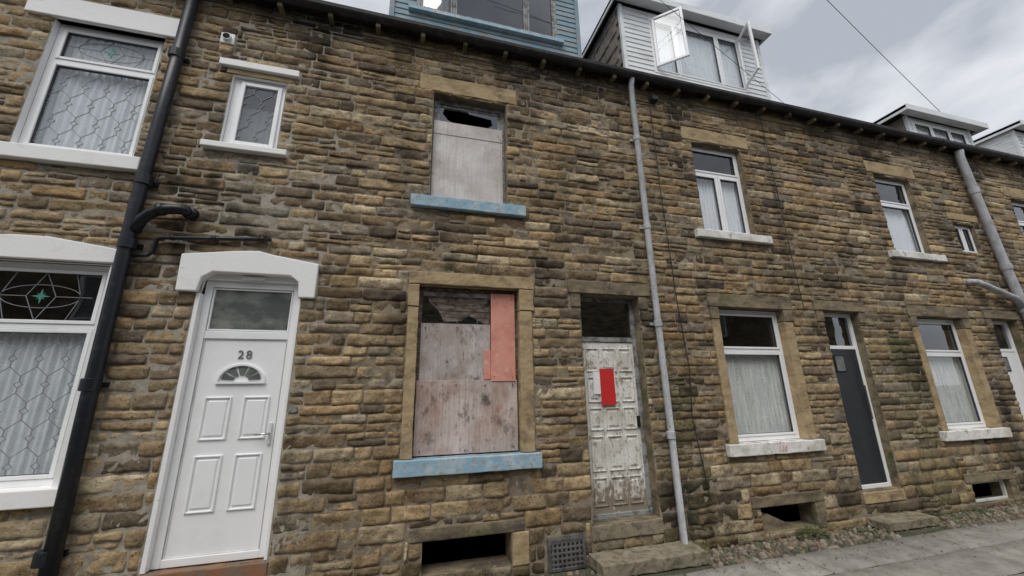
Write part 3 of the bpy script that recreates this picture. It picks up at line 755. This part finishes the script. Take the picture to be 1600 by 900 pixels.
# ======== ground
me=B(); me.box(-300,400,-300,300,-1.80,-1.72).build('ground',asph,None)
B().box(-60,80,-7.2,-1.95,-1.7195,-1.712).build('road',asph,None)
kb=B(); x=-30
while x<50: kb.box(x+.004,x+.796,-1.95,-1.82,-1.73,-1.653); x+=.8
kb.build('kerb',stepm,None,.01)
B().box(-30,50,-1.82,.02,-1.70,-1.672).build('pavement',soil,None)
pv=empty('flagstones')
b=B();cols=[]
ys=[-1.815,-1.30,-.82,-.40]
for k in range(3):
    x=-6+random.random()*.4
    while x<22:
        w=random.uniform(.5,.85); 
        n0=len(b.v); dz=random.uniform(-.005,.005)
        x0,x1,y0,y1=x+.008,x+w-.008,ys[k]+.008,ys[k+1]-.008
        nxx,nyy=8,6; zt=-1.655+dz; tl=random.uniform(-.006,.006)
        for j in range(nyy+1):
            for i in range(nxx+1):
                u,v=i/nxx,j/nyy; ed=i in(0,nxx) or j in(0,nyy)
                uu=u if i not in(1,nxx-1) else (.02 if i==1 else .98); vv=v if j not in(1,nyy-1) else (.03 if j==1 else .97)
                px=x0+(x1-x0)*uu;py=y0+(y1-y0)*vv
                pz=zt+tl*(uu-.5)*2+noise.noise(Vector((px*4,py*4,k)))*.006-(.02 if ed else 0)
                b.v.append(T(px+noise.noise(Vector((px*5,py*5,3)))*.008,py+noise.noise(Vector((px*5,py*5,8)))*.008,pz))
        g=random.uniform(.78,1.15); c=(.315*g,.30*g,.27*g,1); cols+=[c]*((nxx+1)*(nyy+1))
        for j in range(nyy):
            for i in range(nxx):
                a=n0+j*(nxx+1)+i; b.f.append((a,a+1,a+nxx+2,a+nxx+1))
        x+=w
b.build('slabs',flag,pv,smooth=True,col=cols)
b=B();cols=[]
def pebble(cx,cy,r,ry,hh):
    n0=len(b.v); c=random.choice([(.20,.17,.13),(.14,.12,.09),(.25,.21,.16),(.11,.095,.075),(.22,.16,.11),(.28,.25,.2),(.10,.11,.06)])
    rot=random.random()*3; s=random.random()*50
    for k in range(4):
        ph=k/3*math.pi/2*.92
        for j in range(9):
            t=2*math.pi*j/9; q=1+.25*noise.noise(Vector((math.cos(t),math.sin(t),s)))
            X=math.cos(t)*math.cos(ph)*r*q;Y=math.sin(t)*math.cos(ph)*ry*q
            b.v.append(T(cx+X*math.cos(rot)-Y*math.sin(rot),cy+X*math.sin(rot)+Y*math.cos(rot),-1.675+math.sin(ph)*hh)); cols.append((*c,1))
    for k in range(3):
        for j in range(9):
            a=n0+k*9+j;c2=n0+k*9+(j+1)%9; b.f.append((a,c2,c2+9,a+9))
    b.f.append(tuple(n0+27+j for j in range(9)))
x=3.0
while x<16:
    if not any(5.52+o<x<6.40+o for o in(0,3.65,7.3,10.95)):
        y=-.06
        while y>-.40:
            pebble(x+random.uniform(-.02,.02),y+random.uniform(-.015,.015),random.uniform(.028,.042),random.uniform(.022,.034),random.uniform(.02,.045)); y-=random.uniform(.05,.07)
    x+=random.uniform(.06,.08)
for _ in range(260):
    x=random.uniform(2.9,10); pebble(x,-.42-abs(random.gauss(0,.12)),random.uniform(.008,.018),random.uniform(.006,.014),random.uniform(.02,.03))
for _ in range(150):
    x=random.uniform(-2,2.9); pebble(x,-.05-abs(random.gauss(0,.2)),random.uniform(.015,.03),random.uniform(.012,.03),random.uniform(.02,.035))
cb=empty('cobbles'); b.build('setts',cobm,cb,smooth=True,col=cols)
b=B()
for _ in range(1700):
    x=random.uniform(2.9,9.5); y=-random.uniform(.03,.42) if random.random()<.75 else -random.uniform(.4,1.0)
    z=-1.64+random.uniform(0,.012) if y>-.42 else -1.648; r=random.uniform(.006,.018); t=random.random()*6
    b.quad(*[(x+r*math.cos(t+k*1.57)*(1 if k%2 else .5),y+r*math.sin(t+k*1.57)*(1 if k%2 else .5),z+random.uniform(0,.008)) for k in range(4)])
b.build('leaf_litter',litter,None)
def weed(cx,cy,cz,n,R,hh):
    b=B()
    for _ in range(n):
        a=random.random()*6.28; rr=R*math.sqrt(random.random()); x=cx+rr*math.cos(a);y=min(-.04,cy+rr*math.sin(a)*.5); z=cz+random.random()*hh*(1-rr/R*.6)
        t=random.random()*6.28; l=random.uniform(.014,.03); w=l*.45; up=random.uniform(-.2,.8)
        dx,dy=math.cos(t),math.sin(t)
        b.quad((x,y,z),(x+dx*l*.5-dy*w,y+dy*l*.5+dx*w,z+up*l*.5),(x+dx*l,y+dy*l,z+up*l*.8),(x+dx*l*.5+dy*w,y+dy*l*.5-dx*w,z+up*l*.5))
    b.build('weed_plant',leafm,None)
weed(4.55,-.1,-1.66,420,.22,.16); weed(7.5,-.1,-1.66,160,.2,.08); weed(3.05,-.08,-1.66,120,.12,.07); weed(6.9,-.08,-1.66,160,.3,.06); weed(8.7,-.1,-1.66,120,.2,.08); weed(5.4,-.2,-1.66,90,.3,.04)
b=B()
for (gx,gw,z0,z1,n) in((2.99,.06,-1.6,.5,300),(6.95,.15,-1.6,.8,350),(3.3,.3,-1.6,-1.2,100)):
    for _ in range(n):
        x=random.gauss(gx,gw); z=random.uniform(z0,z1); r=random.uniform(.006,.014); 
        if any(o[0]-.02<x<o[1]+.02 and o[2]<z<o[3] for o in OPEN): continue
        t=random.random()*6
        b.quad(*[(x+r*math.cos(t+k*1.57),-.012-random.uniform(0,.012),z+r*math.sin(t+k*1.57)*.7) for k in range(4)])
b.build('moss',mossm,None)

# ======== opposite terrace (seen in window reflections)
e=empty('terraced_house')
B().box(-14,20,-13,-9.6,-1.7,4.3).build('wall',dressD,e)
B().prismx([(-9.4,4.3),(-11.3,5.9),(-13.2,4.3)],-14.2,20.2).build('slate_roof',slate,e)
b=B();g=B()
for k in range(9):
    x=-13+3.65*k
    for(z0,z1,xa,xb) in((-.6,1,0,1),(2.1,3.5,0,.9),(-1.3,.9,1.9,2.6)):
        b.frame(x+xa,x+xb,z0,z1,.07,-9.60,-9.55); g.box(x+xa+.05,x+xb-.05,-9.62,-9.585,z0+.05,z1-.05)
b.build('window_frames',upvc,e); g.build('window_glass',frost,e)

# ======== light
wd=bpy.data.worlds.new('World'); sc.world=wd; wd.use_nodes=True; nt=wd.node_tree; nt.nodes.clear()
out=nt.nodes.new('ShaderNodeOutputWorld'); bg=nt.nodes.new('ShaderNodeBackground'); nt.links.new(bg.outputs[0],out.inputs[0])
sky=nt.nodes.new('ShaderNodeTexSky'); sky.sky_type='NISHITA'; sky.sun_disc=False
SE=math.radians(58)
sky.sun_elevation=SE
tc=nt.nodes.new('ShaderNodeTexCoord'); mp=nt.nodes.new('ShaderNodeMapping'); mp.inputs['Scale'].default_value=(1,1,2.2)
nt.links.new(tc.outputs['Generated'],mp.inputs['Vector'])
n1=nt.nodes.new('ShaderNodeTexNoise'); n1.inputs['Scale'].default_value=3.4; n1.inputs['Detail'].default_value=7; n1.inputs['Roughness'].default_value=.5; n1.inputs['Distortion'].default_value=.3
nt.links.new(mp.outputs[0],n1.inputs['Vector'])
cr=mrange(nt,n1.outputs['Fac'],.36,.66)
cloud=mixc(nt,cr,(3.9,4.15,4.6),(7.6,7.7,8.0))
colr=mixc(nt,.90,sky.outputs[0],cloud)
nt.links.new(colr,bg.inputs['Color']); bg.inputs['Strength'].default_value=.125
sun=bpy.data.lights.new('sun','SUN'); sun.energy=2.1; sun.angle=math.radians(40); sun.color=(1,.97,.92)
so=bpy.data.objects.new('sun',sun); sc.collection.objects.link(so)
d=Vector((math.cos(SE)*-.5,math.cos(SE)*-.866,math.sin(SE)))
so.rotation_euler=d.to_track_quat('Z','Y').to_euler()
sky.sun_rotation=math.atan2(d.x,d.y)
# ======== camera
f=600.
X=np.array([2275,124,600.]);X/=np.linalg.norm(X)
U=np.array([-36,-2239,600.]);U-=X*(U@X);U/=np.linalg.norm(U)
Y=np.cross(U,X)
R=Matrix(((X[0],-X[1],-X[2]),(Y[0],-Y[1],-Y[2]),(U[0],-U[1],-U[2])))
cam=bpy.data.cameras.new('camera'); cam.sensor_width=36; cam.lens=36*600/1600; cam.clip_end=2000; cam.clip_start=.05
co=bpy.data.objects.new('camera',cam); sc.collection.objects.link(co)
co.matrix_world=Matrix.Translation(T(0,-4,0))@R.to_4x4()
sc.camera=co
sc.view_settings.view_transform='Standard'; sc.view_settings.look='None'; sc.view_settings.exposure=0
